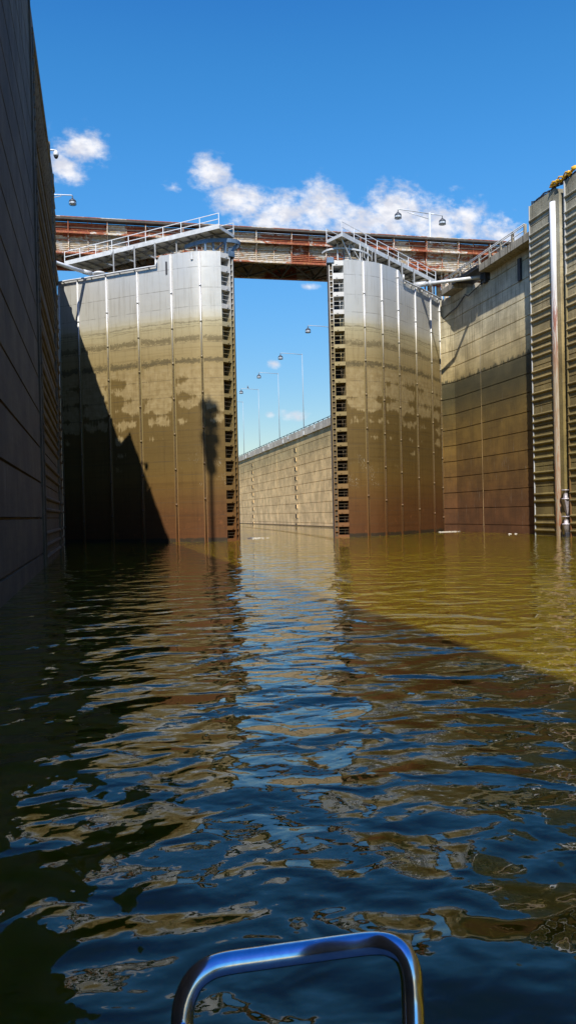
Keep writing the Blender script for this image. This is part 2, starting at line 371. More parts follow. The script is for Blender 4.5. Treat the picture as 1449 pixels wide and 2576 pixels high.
# ------------------------------------------------------------------ the setting
MB().add([(-2500, -2500, 0), (2500, -2500, 0), (2500, 2500, 0), (-2500, 2500, 0)], [(0, 1, 2, 3)]).build('water', 'water', kind='structure')
MB().add([(-2600, -2600, -7), (2600, -2600, -7), (2600, 2600, -7), (-2600, 2600, -7)], [(0, 1, 2, 3)]).build('ground', 'bed', kind='structure')
MB().box(-400, -13.9, -300, 700, -6.9, 13).build('left_bank', 'earth', kind='structure')
MB().box(46.1, 450, -300, 700, -6.9, 13).build('right_bank', 'earth', kind='structure')

XL, XR, ZT, AE = -2.29, 31.2, 24.05, 54.1
DECK = 22.3
def wall_profile(xf, s, z0, z1, ribs, back, joint0=.62, pitch=1.46, groove=.05, jh=.035, rib_pitch=.525, rib_r=.10, rib_top=23.0):
    """outline of the wall: face with horizontal joints and, if asked, half-round armour ribs"""
    ev = []
    k = 0
    while joint0 + k*pitch < z1 - .3: ev.append((joint0 + k*pitch, 'j')); k += 1
    if ribs:
        z = .36
        while z < rib_top:
            if all(abs(z - q[0]) > .17 for q in ev if q[1] == 'j'): ev.append((z, 'r'))
            z += rib_pitch
    ev.sort(); pts = [(xf, z0)]
    for z, k in ev:
        if k == 'j': pts += [(xf, z-jh), (xf + s*groove, z-jh*.6), (xf + s*groove, z+jh*.6), (xf, z+jh)]
        else:
            for i in range(7):
                a = -math.pi/2 + math.pi*i/6
                pts.append((xf - s*rib_r*math.cos(a)*1.05, z + rib_r*math.sin(a)))
    pts.append((xf, z1)); return pts + [(back, z1), (back, z0)]

def chamber_wall(s, xf, name_label, recess_x, slots):
    """one lock chamber wall: ribbed face, mooring slots, gate recess with its deck slab"""
    back = xf + s*12
    w_ = thing('lock_chamber_wall', (xf + s*6, 20, 0), name_label, 'wall')
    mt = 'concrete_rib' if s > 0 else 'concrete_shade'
    ends = [-70.] + [q for sl in slots for q in (sl - .75, sl + .45)] + [AE]
    for i in range(0, len(ends), 2):
        a, b = ends[i], ends[i+1]
        rib = (s > 0) or a > 30
        mb = MB()
        if rib: mb.section(wall_profile(xf, s, -6.8, ZT, True, back), a, b)
        else: mb.section(wall_profile(xf, s, -6.8, ZT, False, back, groove=.09, jh=.045), a, b)
        mb.build('ribbed_face' if rib else 'plain_face', mt, w_)
    for sl in slots:                                    # slot for a floating mooring bitt: back in painted shade, pale corner pipe, pilaster
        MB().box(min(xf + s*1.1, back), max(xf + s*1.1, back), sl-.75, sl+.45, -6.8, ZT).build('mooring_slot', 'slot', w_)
        MB().box(min(xf - s*.03, xf + s*1.098), max(xf - s*.03, xf + s*1.098), sl-.12, sl+.448, -6.8, ZT-.5).build('slot_pilaster', mt, w_, bevel=.03)
        MB().tube([(xf - s*.02, sl+.62, z) for z in (-6, 3, 8, 13, 18, ZT-.9)], .26 if s > 0 else .07, 14).build('corner_pipe', 'rust_post' if s > 0 else 'concrete_shade', w_)
        MB().beam((xf - s*.03, sl-.80, -6.7), (xf - s*.03, sl-.80, ZT), .1, .1).build('slot_edge', 'gate_steel' if s > 0 else 'concrete_shade', w_)
    # corner armour and coping at the recess
    MB().beam((xf - s*.01, AE, -6.7), (xf - s*.01, AE, ZT+.02), .08, .08).build('corner_armour', 'paint' if s > 0 else 'concrete_shade', w_)
    return w_, back
right, backR = chamber_wall(1, XR, 'tall ribbed concrete lock wall on the right, sunlit, with pale corner pipe and black slot', 32.2, [50.25])
left, backL = chamber_wall(-1, XL, 'tall concrete lock wall on the left, wholly in shade, running past the camera', -3.3, [36.0, 50.3])

# gate recess of the right wall
rw = thing('gate_recess_wall', (36, 62, 0), 'stained concrete gate recess wall with olive and brown water bands between ribbed wall and right gate', 'wall')
RX = 32.2
mb = MB(); mb.section(wall_profile(RX, 1, -6.8, 21.7, False, backR, joint0=.66, pitch=1.455, groove=.06), AE+.01, 62.3)
mb.section(wall_profile(RX, 1, -6.8, 21.1, False, backR, joint0=.66, pitch=1.455, groove=.06), 62.3, 66.8)
mb.section(wall_profile(RX, 1, -6.8, 21.7, False, backR, joint0=.66, pitch=1.455, groove=.06), 66.8, 69.6)
mb.build('recess_face', 'concrete_recess', rw)
mb = MB()                                               # hollow quoin facet turning back to the chamber line
for k in range(-5, 15):
    z0 = .66 + 1.455*k + .035; z1 = z0 + 1.385
    if z1 > 21.7: z1 = 21.7
    if z0 < 21.6: mb.prism([(RX, 69.6), (31.7, 71.3), (XR, 71.6), (XR, 76), (backR, 76), (backR, 69.6)], z0, z1)
mb.prism([(RX+.05, 69.61), (31.75, 71.35), (XR+.05, 71.65), (XR+.05, 75.9), (backR-.1, 75.9), (backR-.1, 69.61)], -6.8, 21.65)
mb.build('quoin_face', 'concrete_recess', rw)
MB().box(RX-.004, RX+.02, 64.36, 64.39, 0, 16).build('vertical_joint', 'concrete_far', rw)
MB().box(31.2, backR, AE+.01, 62.3, 21.7, DECK).build('deck_slab', 'slab', rw, bevel=.02)
MB().box(31.2, backR, 67.3, 70.1, 21.75, DECK).build('deck_slab', 'slab', rw, bevel=.02)
MB().box(31.0, 33.2, 62.3, 67.3, 22.18, 22.28).beam((31.1, 62.3, 22.1), (31.1, 67.3, 22.1), .12, .2).build('steel_bridge_deck', 'dark_steel', rw)
MB().beam((31.24, 53.9, 22.0), (31.24, 57, 22.0), .02, .02).build('slab_crack', 'slot', rw)
mb = MB()
mb.tube([(32.1, 66.9, 21.1), (31.95, 66, 20.7), (31.9, 64.5, 20.9), (31.95, 63, 21.15)], .05, 6); mb.tube([(31.8, 71.2, 19.8), (32, 69.9, 20.2), (32.05, 68.5, 20.35), (32.05, 66.9, 20.95)], .05, 6)
mb.build('conduit', 'dark_steel', rw)
MB().box(32.02, 32.2, 57.1, 57.5, 19.6, 21.3).build('junction_box', 'dark_steel', rw)
MB().box(32.4, 33.4, 63.1, 64.5, 21.1, 22.0).box(31.9, 32.5, 62.6, 63.2, 21.0, 21.9).build('machinery_bracket', 'dark_steel', rw, bevel=.03)
# right lock monolith beyond the gate
MB().section(wall_profile(XR, 1, -6.8, DECK, False, backR), 76, 99).build('lock_monolith', 'concrete_far', label='concrete lock block behind the right gate leaf', cat='wall')

# left gate recess
lw = thing('gate_recess_wall', (-9, 62, 0), 'black shaded concrete gate recess wall behind the left lock wall beside the left gate hinge', 'wall')
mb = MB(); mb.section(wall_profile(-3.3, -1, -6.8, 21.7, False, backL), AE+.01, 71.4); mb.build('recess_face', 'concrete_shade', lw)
MB().box(backL, XL-.5, AE+.01, 71.4, 21.7, DECK).build('deck_slab', 'slab', lw, bevel=.02)
MB().section(wall_profile(XL-.9, -1, -6.8, DECK, False, backL), 71.4, 99).build('lock_monolith', 'concrete_far', label='concrete lock block behind the left gate leaf', cat='wall')

# ------------------------------------------------------------------ lower guide wall seen through the gap
gw = thing('guide_wall', (36, 180, 0), 'long pale tan downstream guide wall with level joints seen through the open gates', 'wall')
mb = MB(); mb.section(wall_profile(XR, 1, -6.8, 13.9, False, XR+8, joint0=.5, pitch=1.52, groove=.1), 99, 262); mb.build('wall_face', 'concrete_far', gw)
MB().box(XR-.22, XR+8, 99, 262, 13.9, 15.0).build('coping', 'concrete_far', gw, bevel=.03)
MB().box(XR-.5, XR, 99, 262, -6.8, .12).build('footing', 'concrete_shade', gw)
for a in (128.0, 166.0, 204., 242.):
    for k in range(9):
        z = 11.9 - 1.52*k
        mb = MB(); mb.box(XR-.16, XR+.02, a+.25, a+.40, z-.02, z+.62); mb.box(XR-.05, XR+.02, a-.30, a+.25, z, z+.6); mb.build('niche_shade', 'slot' , gw)  # raised black boxes imitate the shade of ladder niches
        MB().box(XR-.10, XR+.01, a-.55, a-.3, z, z+.6).build('niche_trim', 'concrete_far', gw)
for a in (126.4, 142.3, 181.):
    MB().box(XR-.02, XR+.02, a, a+.05, .1, 13.9).build('vertical_joint', 'concrete_far', gw)
mb = MB()
for a in [99 + 2.5*i for i in range(65)]: mb.beam((XR+.1, a, 15), (XR+.1, a, 15.28), .12, .12)
mb.tube([(XR+.1, 99, 15.3), (XR+.1, 262, 15.3)], .05, 6); mb.build('kerb_rail', 'dark_steel', gw)
for a in (115, 121.5, 132, 136, 148, 153, 168, 172, 186):
    mb = MB()
    if a in (115, 132, 148, 168, 186): mb.add([(XR-.26, a-.5, 14.85), (XR-.26, a+.5, 14.85), (XR-.26, a+.3, 14.35), (XR-.26, a-.3, 14.35), (XR-.225, a-.5, 14.85), (XR-.225, a+.5, 14.85), (XR-.225, a+.3, 14.35), (XR-.225, a-.3, 14.35)],
                        [(0, 1, 2, 3), (7, 6, 5, 4), (0, 4, 5, 1), (1, 5, 6, 2), (2, 6, 7, 3), (3, 7, 4, 0)])
    else: mb.box(XR-.26, XR-.225, a-.35, a+.35, 14.05, 14.65)
    mb.build('marker_plate', 'plate', gw)

# ------------------------------------------------------------------ miter gates
ROWS = [(20.87, 19.82), (19.46, 18.40), (18.04, 17.02), (16.67, 15.60), (15.29, 14.20), (13.89, 12.82), (12.50, 11.45), (11.16, 10.16), (9.84, 8.86),
        (8.56, 7.66), (7.37, 6.45), (6.21, 5.37), (5.07, 4.33), (3.94, 3.26), (2.94, 2.22), (1.89, 1.17), (.85, .18)]
GL = [22.4] + [(ROWS[i][1] + ROWS[i+1][0])/2 for i in range(16)] + [0.0, -1.5, -4.]      # frame lines of the leaf
def smooth_line(pts, n=6):
    out = []
    for i in range(len(pts)-1):
        p0 = pts[max(i-1, 0)]; p1 = pts[i]; p2 = pts[i+1]; p3 = pts[min(i+2, len(pts)-1)]
        for k in range(n):
            t = k/n
            out.append(tuple(.5*((2*b) + (c-a)*t + (2*a-5*b+4*c-d)*t*t + (-a+3*b-3*c+d)*t**3) for a, b, c, d in zip(p0, p1, p2, p3)))
    out.append(pts[-1]); return out
def gate(label, hinge_to_end, pipes, mitre, step_x, s):
    """s=+1: leaf whose meeting edge lies toward +x (the left leaf)"""
    g = thing('miter_gate', (*hinge_to_end[0], 0), label, 'lock gate', 'miter gate leaves')
    line = smooth_line(hinge_to_end, 6)
    # panel coordinate: whole numbers at the fender pipes
    def ucoord(x):
        ps = pipes
        for i in range(len(ps)-1):
            if (x - ps[i])*(x - ps[i+1]) <= 0: return i + (x - ps[i])/(ps[i+1]-ps[i])
        return 0. if abs(x-ps[0]) < abs(x-ps[-1]) else len(ps)-1.
    def ytop(x): return 22.42 if (x - step_x)*s > 0 else 21.72
    vs, fs, uv = [], [], []
    nx = len(line); zr = list(reversed(GL))[:-1]
    fine = []
    for i in range(len(zr)-1): fine += [(zr[i], len(zr)-i), ((zr[i]+zr[i+1])/2, len(zr)-i-.5)]
    fine.append((zr[-1], 1.0))
    for (x, y) in line:
        for z, v in fine: vs.append((x, y, z)); uv.append((ucoord(x), v))
        zt = ytop(x); vs.append((x, y, zt)); uv.append((ucoord(x), 1 - (zt - zr[-1])/1.6))
    nz = len(fine)+1
    for i in range(nx-1):
        for j in range(nz-1): fs.append((i*nz+j, (i+1)*nz+j, (i+1)*nz+j+1, i*nz+j+1))
    # back of the leaf, 1.7 m behind
    o = len(vs)
    for i, (x, y) in enumerate(line):
        q = Vector(line[min(i+1, nx-1)]) - Vector(line[max(i-1, 0)]); q.normalize()
        nrm = Vector((-q.y, q.x))*(1 if s > 0 else -1)
        off = 1.7*min(1, .35 + i/6) if i < nx-12 else 1.7
        for z in (-4., ytop(x)): vs.append((x + nrm.x*off, y + nrm.y*off, z)); uv.append((0, 0))
    for i in range(nx-1):
        fs.append((o+2*i, o+2*i+1, o+2*i+3, o+2*i+2)); fs.append((i*nz+nz-1, (i+1)*nz+nz-1, o+2*i+3, o+2*i+1)); fs.append((i*nz, o+2*i, o+2*i+2, (i+1)*nz))
    fs.append(tuple(range(nz)) + (o+1, o)); fs.append(tuple((nx-1)*nz+k for k in range(nz)) + (o+2*nx-1, o+2*nx-2))
    mb = MB(); mb.v = vs; mb.f = fs; mb.sm = [True]*((nx-1)*(nz-1)) + [False]*(len(fs)-(nx-1)*(nz-1))
    sk = mb.build('skin_plate', 'gate_skin', g, uv=uv)
    md = sk.modifiers.new('edges', 'EDGE_SPLIT'); md.split_angle = R(50)
    # fender pipes
    def at(x, out=.0):
        for i in range(nx-1):
            (ax, ay), (bx, by) = line[i], line[i+1]
            if (x-ax)*(x-bx) <= 1e-9:
                t = (x-ax)/(bx-ax); q = Vector((bx-ax, by-ay)).normalized(); nrm = Vector((q.y, -q.x))*(1 if s > 0 else -1)
                return Vector((x, ay+(by-ay)*t)) + nrm*out
        return Vector(line[0] if abs(x-line[0][0]) < abs(x-line[-1][0]) else line[-1]) 
    for k, px in enumerate(pipes[:-1]):
        q = at(px, .06); zt = 22.35 if (px-step_x)*s > 0 else 21.45
        mb = MB(); mb.tube([(q.x, q.y, z) for z in (-3.5, 4, 9, 14, zt)], .068, 10)
        z = 1.3 + .4*k
        while z < zt - .5:
            mb.tube([(q.x, q.y, z-.10), (q.x, q.y, z+.10)], .088, 10); z += 2.75
        mb.build('fender_pipe', 'pipe', g)
        if k:                                           # strip the pipe is welded to
            a = at(px-.13, .012); b = at(px+.13, .012)
            MB().add([(a.x, a.y, -3), (b.x, b.y, -3), (b.x, b.y, zt-.1), (a.x, a.y, zt-.1)], [(0, 1, 2, 3)]).build('pipe_strip', 'gate_steel', g)
    # rail pipe along the lowered part of the top edge
    xs = [hinge_to_end[0][0] + (step_x - hinge_to_end[0][0])*k/14 for k in range(15)]
    path = [(*at(x, .20), 21.62 + .012*math.sin(i)) for i, x in enumerate(xs)]
    path.append((*at(step_x, .2), 22.1))
    mb = MB(); mb.tube(path, .075, 8)
    for x in xs[1:-1:2]:
        a = at(x, 0); b = at(x, .2); mb.beam((*a, 21.55), (*b, 21.62), .08, .14)
    mb.build('top_rail_pipe', 'paint', g)
    # slotted meeting end
    E0 = Vector(hinge_to_end[-1]); Mt = Vector(mitre); d = (Mt - E0).normalized(); L = (Mt - E0).length
    nb = Vector((-d.y, d.x))*(1 if s > 0 else -1)       # towards the inside of the leaf
    def P(a, b, z): q = E0 + d*a + nb*b; return (q.x, q.y, z)
    def slab(a0, a1, b0, b1, z0, z1, mb):
        mb.add([P(a, b, z) for a in (a0, a1) for b in (b0, b1) for z in (z0, z1)],
               [(0, 1, 3, 2), (4, 6, 7, 5), (0, 4, 5, 1), (2, 3, 7, 6), (0, 2, 6, 4), (1, 5, 7, 3)]); return mb
    wd = .84
    slab(0.01, wd, 1.6, 1.7, -4, 22.3, MB()).build('inner_web', 'gate_dark', g)
    edges = [22.35] + [q for r_ in ROWS for q in r_] + [-4.]
    tops = [(22.35, 21.95)] + [(21.35, ROWS[0][0])] + [(ROWS[i][1], ROWS[i+1][0]) for i in range(16)] + [(ROWS[16][1], -4)]
    for i, (za, zb) in enumerate(tops):
        z1, z0 = max(za, zb), min(za, zb)
        mb = slab(0.003, wd, .0, 1.59, z0, z1, MB())
        slab(.48, .62, -.04, -.002, z0+.08, min(z1-.08, z0+.3), mb)
        mb.build('girder_end', 'gate_steel', g)
    for (zt, zb) in ROWS:
        mb = MB()
        for k in (1/3, 2/3):
            z = zb + (zt-zb)*k; slab(0.01, wd, .12, .16, z-.014, z+.014, mb)
        mb.tube([P(.33, .32, zb), P(.33, .32, zt)], .035, 8)
        mb.build('slot_bars', 'gate_steel' if zt > 14 else 'gate_bar', g)
    mb = slab(wd, wd+.06, -.02, 1.2, -4, 22.35, MB()); slab(wd+.28, wd+.33, -.02, .6, -4, 22.0, mb)
    z = 0.
    while z < 21.8: slab(wd+.06, wd+.28, .0, .3, z, z+.05, mb); z += .44
    mb.build('end_post', 'gate_steel', g)
    slab(wd+.06, wd+.28, .12, .6, -4, 22, MB()).build('post_back', 'gate_bar', g)
    mb = slab(wd+.335, wd+.46, .05, .5, -4, 22.15, MB()); z = .4
    while z < 22: slab(wd+.44, wd+.47, .1, .3, z, z+.2, mb); z += 1.1
    mb.build('seal_strip', 'seal', g)
    slab(wd-.1, wd+.5, -.1, .9, 22.15, 22.6, MB()).build('top_casting', 'blue_steel', g, bevel=.04)
    return g, at, P

gL, atL, PL = gate('left open lock gate leaf, bright at its free edge, half in black shadow',
    [(-2.82, 70.3), (-1.2, 69.1), (1.1, 67.4), (3.4, 65.6), (5.9, 63.9), (7.2, 63.1), (8.0, 62.74), (8.8, 62.58), (9.66, 62.5)],
    [-2.75, -1.2, 1.08, 3.45, 5.95, 8.05, 9.66], (10.6, 63.0), 4.95, 1)
gR, atR, PR = gate('right open lock gate leaf, grey top and tan stained, fully sunlit',
    [(31.4, 70.9), (29.8, 69.25), (27.4, 67.05), (25.0, 64.95), (23.6, 63.95), (22.6, 63.4), (21.6, 63.15), (20.6, 63.05), (19.7, 63.05)],
    [31.3, 29.75, 27.4, 25.0, 23.1, 21.4, 19.7], (18.75, 63.3), 25.6, -1)

def handrail(mb, a, b, n, h, r=.026, rails=(1., .55)):
    a = Vector(a); b = Vector(b)
    for k in range(n+1):
        q = a.lerp(b, k/n); mb.beam(q, q + Vector((0, 0, h)), r*2, r*2)
    for f in rails: mb.beam(a + Vector((0, 0, h*f)), b + Vector((0, 0, h*f)), r*1.8, r*1.8)
    return mb
def walkway(g, f0, f1, b0, b1, z, s, at, label):
    """walkway carried on top of a leaf: f = water-side edge, b = far edge, 0 = free end, 1 = hinge end"""
    F0, F1, B0, B1 = [Vector((*q, 0)) for q in (f0, f1, b0, b1)]
    wk = MB().prism([f0, f1, b1, b0] if s > 0 else [f0, b0, b1, f1], z, z+.05).build('walkway_deck', 'paint', g)
    Zv = Vector((0, 0, 1))
    mb = MB()
    mb.beam(F0 + Zv*(z-.02), F1 + Zv*(z-.02), .08, .24); mb.beam(B0 + Zv*(z-.02), B1 + Zv*(z-.02), .08, .24); mb.beam(F0 + Zv*(z-.02), B0 + Zv*(z-.02), .08, .24)
    mb.build('edge_beam', 'paint', wk)
    n = 15; mb = MB()
    for k in range(1, n):
        a = F0.lerp(F1, k/n); b = B0.lerp(B1, k/n); h = .16 if k % 2 else .09
        mb.beam(a + Zv*(z-h/2-.003), b + Zv*(z-h/2-.003), .06, h)
    mb.beam(F0.lerp(B0, .5) + Zv*(z-.08), F1.lerp(B1, .5) + Zv*(z-.08), .05, .10)
    mb.build('cross_beam', 'paint_dull', wk)
    handrail(MB(), F0 + Zv*(z+.05), F1 + Zv*(z+.05), 9, .98).build('front_handrail', 'paint_white', wk)
    handrail(MB(), B0 + Zv*(z+.05), B1 + Zv*(z+.05), 9, .98).build('rear_handrail', 'paint', wk)
    mb = MB(); mb.beam(F0 + Zv*(z+.16), F1 + Zv*(z+.16), .02, .15); mb.build('toe_board', 'paint', wk)
    for k in (.10, .24, .38, .52, .66, .8):           # supports from the leaf up to the deck
        a = F0.lerp(F1, k).lerp(B0.lerp(B1, k), .6)
        mb = MB(); q = at(a.x, -1.1); q2 = Vector((q.x, q.y, 21.7)); top = Vector((a.x, a.y, z-.1))
        base = Vector((q.x, q.y, 21.7))
        mb.beam(base, (q.x, q.y, z-.08), .10, .16)
        mb.beam(base + Zv*1.0, top, .07, .09); mb.beam((q.x, q.y, z-.22), top, .06, .12)
        mb.build('support_bracket', 'paint_dull', wk)
    return wk
walkway(gL, (9.46, 61.67), (-2.3, 72.8), (10.9, 63.57), (-.6, 74.6), 24.0, 1, atL, '')
walkway(gR, (19.25, 61.87), (32.2, 73.4), (18.54, 63.7), (31.3, 75.2), 24.0, -1, atR, '')
# blue-grey guard ring round the free end of the left leaf, steelwork on the right one
mb = MB(); ring = [(7.2, 64.9), (7.8, 64.1), (8.6, 63.3), (9.5, 62.95), (10.4, 62.85), (11.1, 63.1), (11.4, 63.7), (11.25, 64.4), (10.7, 65.)]
ring = smooth_line(ring, 4)
for i in range(len(ring)-1): mb.beam((*ring[i], 23.4), (*ring[i+1], 23.4), .09, .30)
mb.beam((8.6, 63.3, 23.3), (8.6, 63.3, 22.3), .16, .16); mb.beam((10.1, 62.9, 23.3), (10.1, 63.0, 22.3), .2, .2); mb.beam((9.2, 63.1, 23.3), (9.2, 63.1, 22.3), .12, .12); mb.beam((9.2, 63.1, 22.5), (10.1, 62.9, 23.3), .07, .07)
mb.beam((11.1, 63.3, 23.3), (10.5, 63.4, 22.4), .14, .2)
mb.build('guard_ring', 'blue_steel', gL)
mb = MB(); ring = smooth_line([(22.9, 65.2), (22.2, 64.2), (21.3, 63.5), (20.3, 63.2), (19.3, 63.2), (18.6, 63.8), (18.4, 64.6)], 4)
for i in range(len(ring)-1): mb.beam((*ring[i], 23.35), (*ring[i+1], 23.35), .07, .14)
for x, y in ((19.3, 63.25), (20.3, 63.25), (21.3, 63.55), (22.2, 64.25)):
    mb.beam((x, y, 23.95), (x, y, 22.4), .08, .08); mb.beam((x+.45, y+.1, 23.95), (x+.45, y+.3, 22.9), .04, .04)
mb.beam((19.3, 62.2, 23.85), (20.5, 63.3, 22.4), .09, .1); mb.beam((21.3, 63.5, 22.45), (20.3, 63.2, 23.9), .05, .05); mb.beam((19.3, 63.3, 22.7), (22.2, 64.2, 22.7), .05, .05)
mb.beam((22.2, 64.3, 22.5), (21.3, 63.6, 23.9), .05, .05)
mb.build('guard_ring', 'paint', gR)
mb = MB(); mb.box(19.75, 20.0, 62.9, 63.0, 21.0, 21.05)
# small slot and hooks on the left skin
q = atL(5.65, .015); MB().beam((q.x, q.y, 20.9), (q.x, q.y, 21.9), .20, .03).build('inspection_slot', 'dark_steel', gL)
q = atL(7.5, .05); MB().beam((q.x, q.y, 21.8), (q.x, q.y, 22.4), .16, .1).build('hook_plate', 'paint', gL)
# hand wheel / sheave on the top edge of the left leaf
mb = MB(); mb.lathe((.55, 68.35, 21.75), [(0, .35), (.42, .35), (.48, .30), (.48, .2), (.42, .15), (.12, .12), (.12, 0)], 20); mb.build('sheave_wheel', 'paint', gL)

# operating struts between the leaves and the machinery
st = thing('gate_strut', (27.2, 67.5, 22.0), 'thick pale pipe strut from the right gate leaf to the machinery recess in the wall', 'strut', 'gate operating struts')
MB().tube([(27.9, 67.6, 21.98), (29.0, 66.45, 21.86), (31.9, 63.1, 21.55)], .15, 14).build('strut_tube', 'paint', st)
MB().tube([(27.7, 67.8, 21.98), (28.5, 67.0, 21.92)], .23, 14).tube([(28.7, 66.8, 21.90), (28.85, 66.64, 21.89)], .26, 14).build('spring_collar', 'paint', st)
MB().beam((31.8, 63.2, 21.55), (32.5, 62.6, 21.5), .5, .55).build('end_clevis', 'dark_steel', st, bevel=.04)
st = thing('gate_strut', (1.2, 67.3, 21.9), 'pale pipe strut from the left gate leaf to the shaded recess wall', 'strut', 'gate operating struts')
MB().tube([(-.5, 68.6, 22.1), (-2., 66.9, 22.05), (-3.6, 65.0, 22.0)], .15, 14).build('strut_tube', 'paint_white', st)
MB().tube([(-.1, 68.8, 22.1), (-.7, 68.35, 22.1)], .19, 14).build('spring_collar', 'paint', st)
MB().beam((.6, 68.9, 22.0), (-.1, 68.8, 22.1), .25, .2).build('end_clevis', 'paint', st, bevel=.03)

# ------------------------------------------------------------------ rusted bridge over the lock
BY0, BY1, BX0, BX1 = 76., 80.8, -14., 43.4
br = thing('girder_bridge', (15, 78, 24), 'long rusty red and white steel girder bridge spanning the lock behind the gates', 'bridge')
P0 = 1.716; posts = [-13.2 + P0*i for i in range(34) if -13.2 + P0*i < BX1]
posts = [13.42 + P0*(i-16) for i in range(34) if BX0 < 13.42 + P0*(i-16) < BX1]
for (y, sg, nm) in ((BY0, -1, 'front'), (BY1, 1, 'rear')):
    MB().box(BX0, BX1, y-.02, y+.02, 27.75, 28.62).build('upper_panel', 'rust_up', br)
    mb = MB(); n = 44                                   # lower sheet with level corrugations
    prof = [(y + .05*math.sin(i*math.pi/2.2), 25.95 + (27.72-25.95)*i/n) for i in range(n+1)]
    mb.add([(x, yy, zz) for x in (BX0, BX1) for yy, zz in prof], [(i, i+1, n+1+i+1, n+1+i) for i in range(n)], True)
    mb.add([(x, yy+.05, zz) for x in (BX0, BX1) for yy, zz in prof], [(i, i+1, n+1+i+1, n+1+i) for i in range(n)], True)
    mb.build('corrugated_panel', 'rust_low', br)
    f = y + sg*.12
    mb = MB(); mb.beam((BX0, y + sg*.32, 27.74), (BX1, y + sg*.32, 27.74), .55, .07); mb.beam((BX0, y + sg*.58, 27.68), (BX1, y + sg*.58, 27.68), .05, .2)
    mb.build('service_ledge', 'rust_beam', br)
    MB().beam((BX0, y + sg*.10, 25.92), (BX1, y + sg*.10, 25.92), .45, .14).build('bottom_flange', 'rust_beam', br)
    mb = MB(); mb.beam((BX0, y + sg*.20, 28.22), (BX1, y + sg*.20, 28.22), .06, .07); mb.build('guard_pipe', 'under', br)
    mb = MB(); mb.beam((BX0, y + sg*.10, 28.56), (BX1, y + sg*.10, 28.56), .14, .09); mb.beam((BX0, y + sg*.08, 27.12), (BX1, y + sg*.08, 27.12), .1, .06)
    mb.build('stringer', 'rust_beam', br)
    MB().beam((BX0, y + sg*.22, 28.92), (BX1, y + sg*.22, 28.92), .75, .18).build('top_chord', 'under', br)
    MB().beam((BX0, y + sg*.30, 29.07), (BX1, y + sg*.30, 29.07), .5, .06).build('top_cap', 'rust_beam', br)
    for i, x in enumerate(posts):
        big = i % 2 == 0; mb = MB()
        mb.beam((x, y + sg*.12, 25.97), (x, y + sg*.12, 28.84), .10 if big else .06, .16 if big else .1)
        if big:
            mb.beam((x, y + sg*.16, 27.0), (x, y + sg*.6, 27.64), .06, .09); mb.beam((x, y+sg*.42, 27.78), (x, y+sg*.42, 28.84), .07, .07)
        if i % 3 == 1: mb.beam((x+.35, y + sg*.08, 27.2), (x+.35, y + sg*.08, 28.84), .05, .05)
        mb.build('post', 'rust_beam', br)
MB().box(BX0, BX1, BY0+.1, BY1-.1, 28.6, 28.78).build('deck_plate', 'under', br)
for i, x in enumerate(posts[:-1]):
    if i % 2: continue
    mb = MB(); x1 = min(x + 2*P0, BX1-.1)
    mb.beam((x, BY0+.1, 25.95), (x, BY1-.1, 25.95), .12, .2)
    mb.beam((x+.1, BY0+.1, 25.9), (x1-.1, BY1-.1, 25.9), .16, .12); mb.beam((x+.1, BY1-.1, 25.98), (x1-.1, BY0+.1, 25.98), .16, .12)
    mb.beam((x, BY0+.2, 28.5), (x1, BY1-.2, 26.3), .12, .12)
    mb.build('cross_bracing', 'under', br)
for x in (34.6, 35.6, -7.):
    for y in (BY0+.3, BY1-.3):
        mb = MB(); mb.beam((x, y, DECK), (x, y, 25.86), .35, .35); mb.beam((x-.5, y, DECK), (x-.5, y, 25.86), .12, .12); mb.beam((x-.5, y, 24), (x, y, 24.6), .08, .08)
        mb.build('bridge_leg', 'rust_beam', br)

# ------------------------------------------------------------------ lamp posts
def lantern(parent, c, sc=1.):
    x, y, z = c
    l = MB().lathe((x, y, z-.52*sc), [(0, .34*sc), (.16*sc, .32*sc), (.33*sc, .18*sc), (.36*sc, .10*sc), (.36*sc, .05*sc), (0, .04*sc)], 16).build('lantern', 'lamp_dark', parent)
    MB().lathe((x, y, z-.52*sc), [(.32*sc, .045*sc), (.33*sc, -.15*sc), (.30*sc, -.22*sc), (0, -.24*sc)], 16).build('glass', 'lamp_glass', l)
    mb = MB()
    for k in range(6):
        a = k*math.pi/3; mb.tube([(x+.36*sc*math.cos(a), y+.36*sc*math.sin(a), z-.45*sc), (x+.36*sc*math.cos(a), y+.36*sc*math.sin(a), z-.76*sc)], .018, 5)
    mb.lathe((x, y, z-.76*sc), [(.36*sc, .03*sc), (.39*sc, .0), (.36*sc, -.03*sc), (.33*sc, 0), (.36*sc, .03*sc)], 16)
    mb.tube([(x-.37*sc, y, z-.47*sc), (x-.16*sc, y, z-.22*sc), (x, y, z-.02), (x+.16*sc, y, z-.22*sc), (x+.37*sc, y, z-.47*sc)], .022, 5)
    mb.tube([(x, y, z+.16), (x, y, z-.3*sc)], .05, 8)
    mb.build('cage', 'lamp_dark', l)
    return l
def lamp(x, y, z0, z1, arms, label, group=None, sc=1., r=.11, pm='lamp_pole', ra=.06):
    o = thing('lamp_post', (x, y, z0), label, 'street lamp', group)
    MB().tube([(x, y, z0), (x, y, (z0+z1)/2), (x, y, z1+.1)], r*1.25, 10, r*.7).build('pole', pm, o)
    MB().box(x-.22, x+.22, y-.22, y+.22, z0, z0+.12).build('base_plate', 'lamp_pole', o)
    for ax, dz in arms:
        MB().tube([(x, y, z1-.05), (x+ax*.5, y, z1+dz*.6), (x+ax*.97, y, z1+dz), (x+ax, y, z1+dz-.12)], ra, 8).build('arm', pm, o)
        lantern(o, (x+ax, y, z1+dz-.2), sc)
    return o
FG = 'lamp posts along the downstream guide wall'
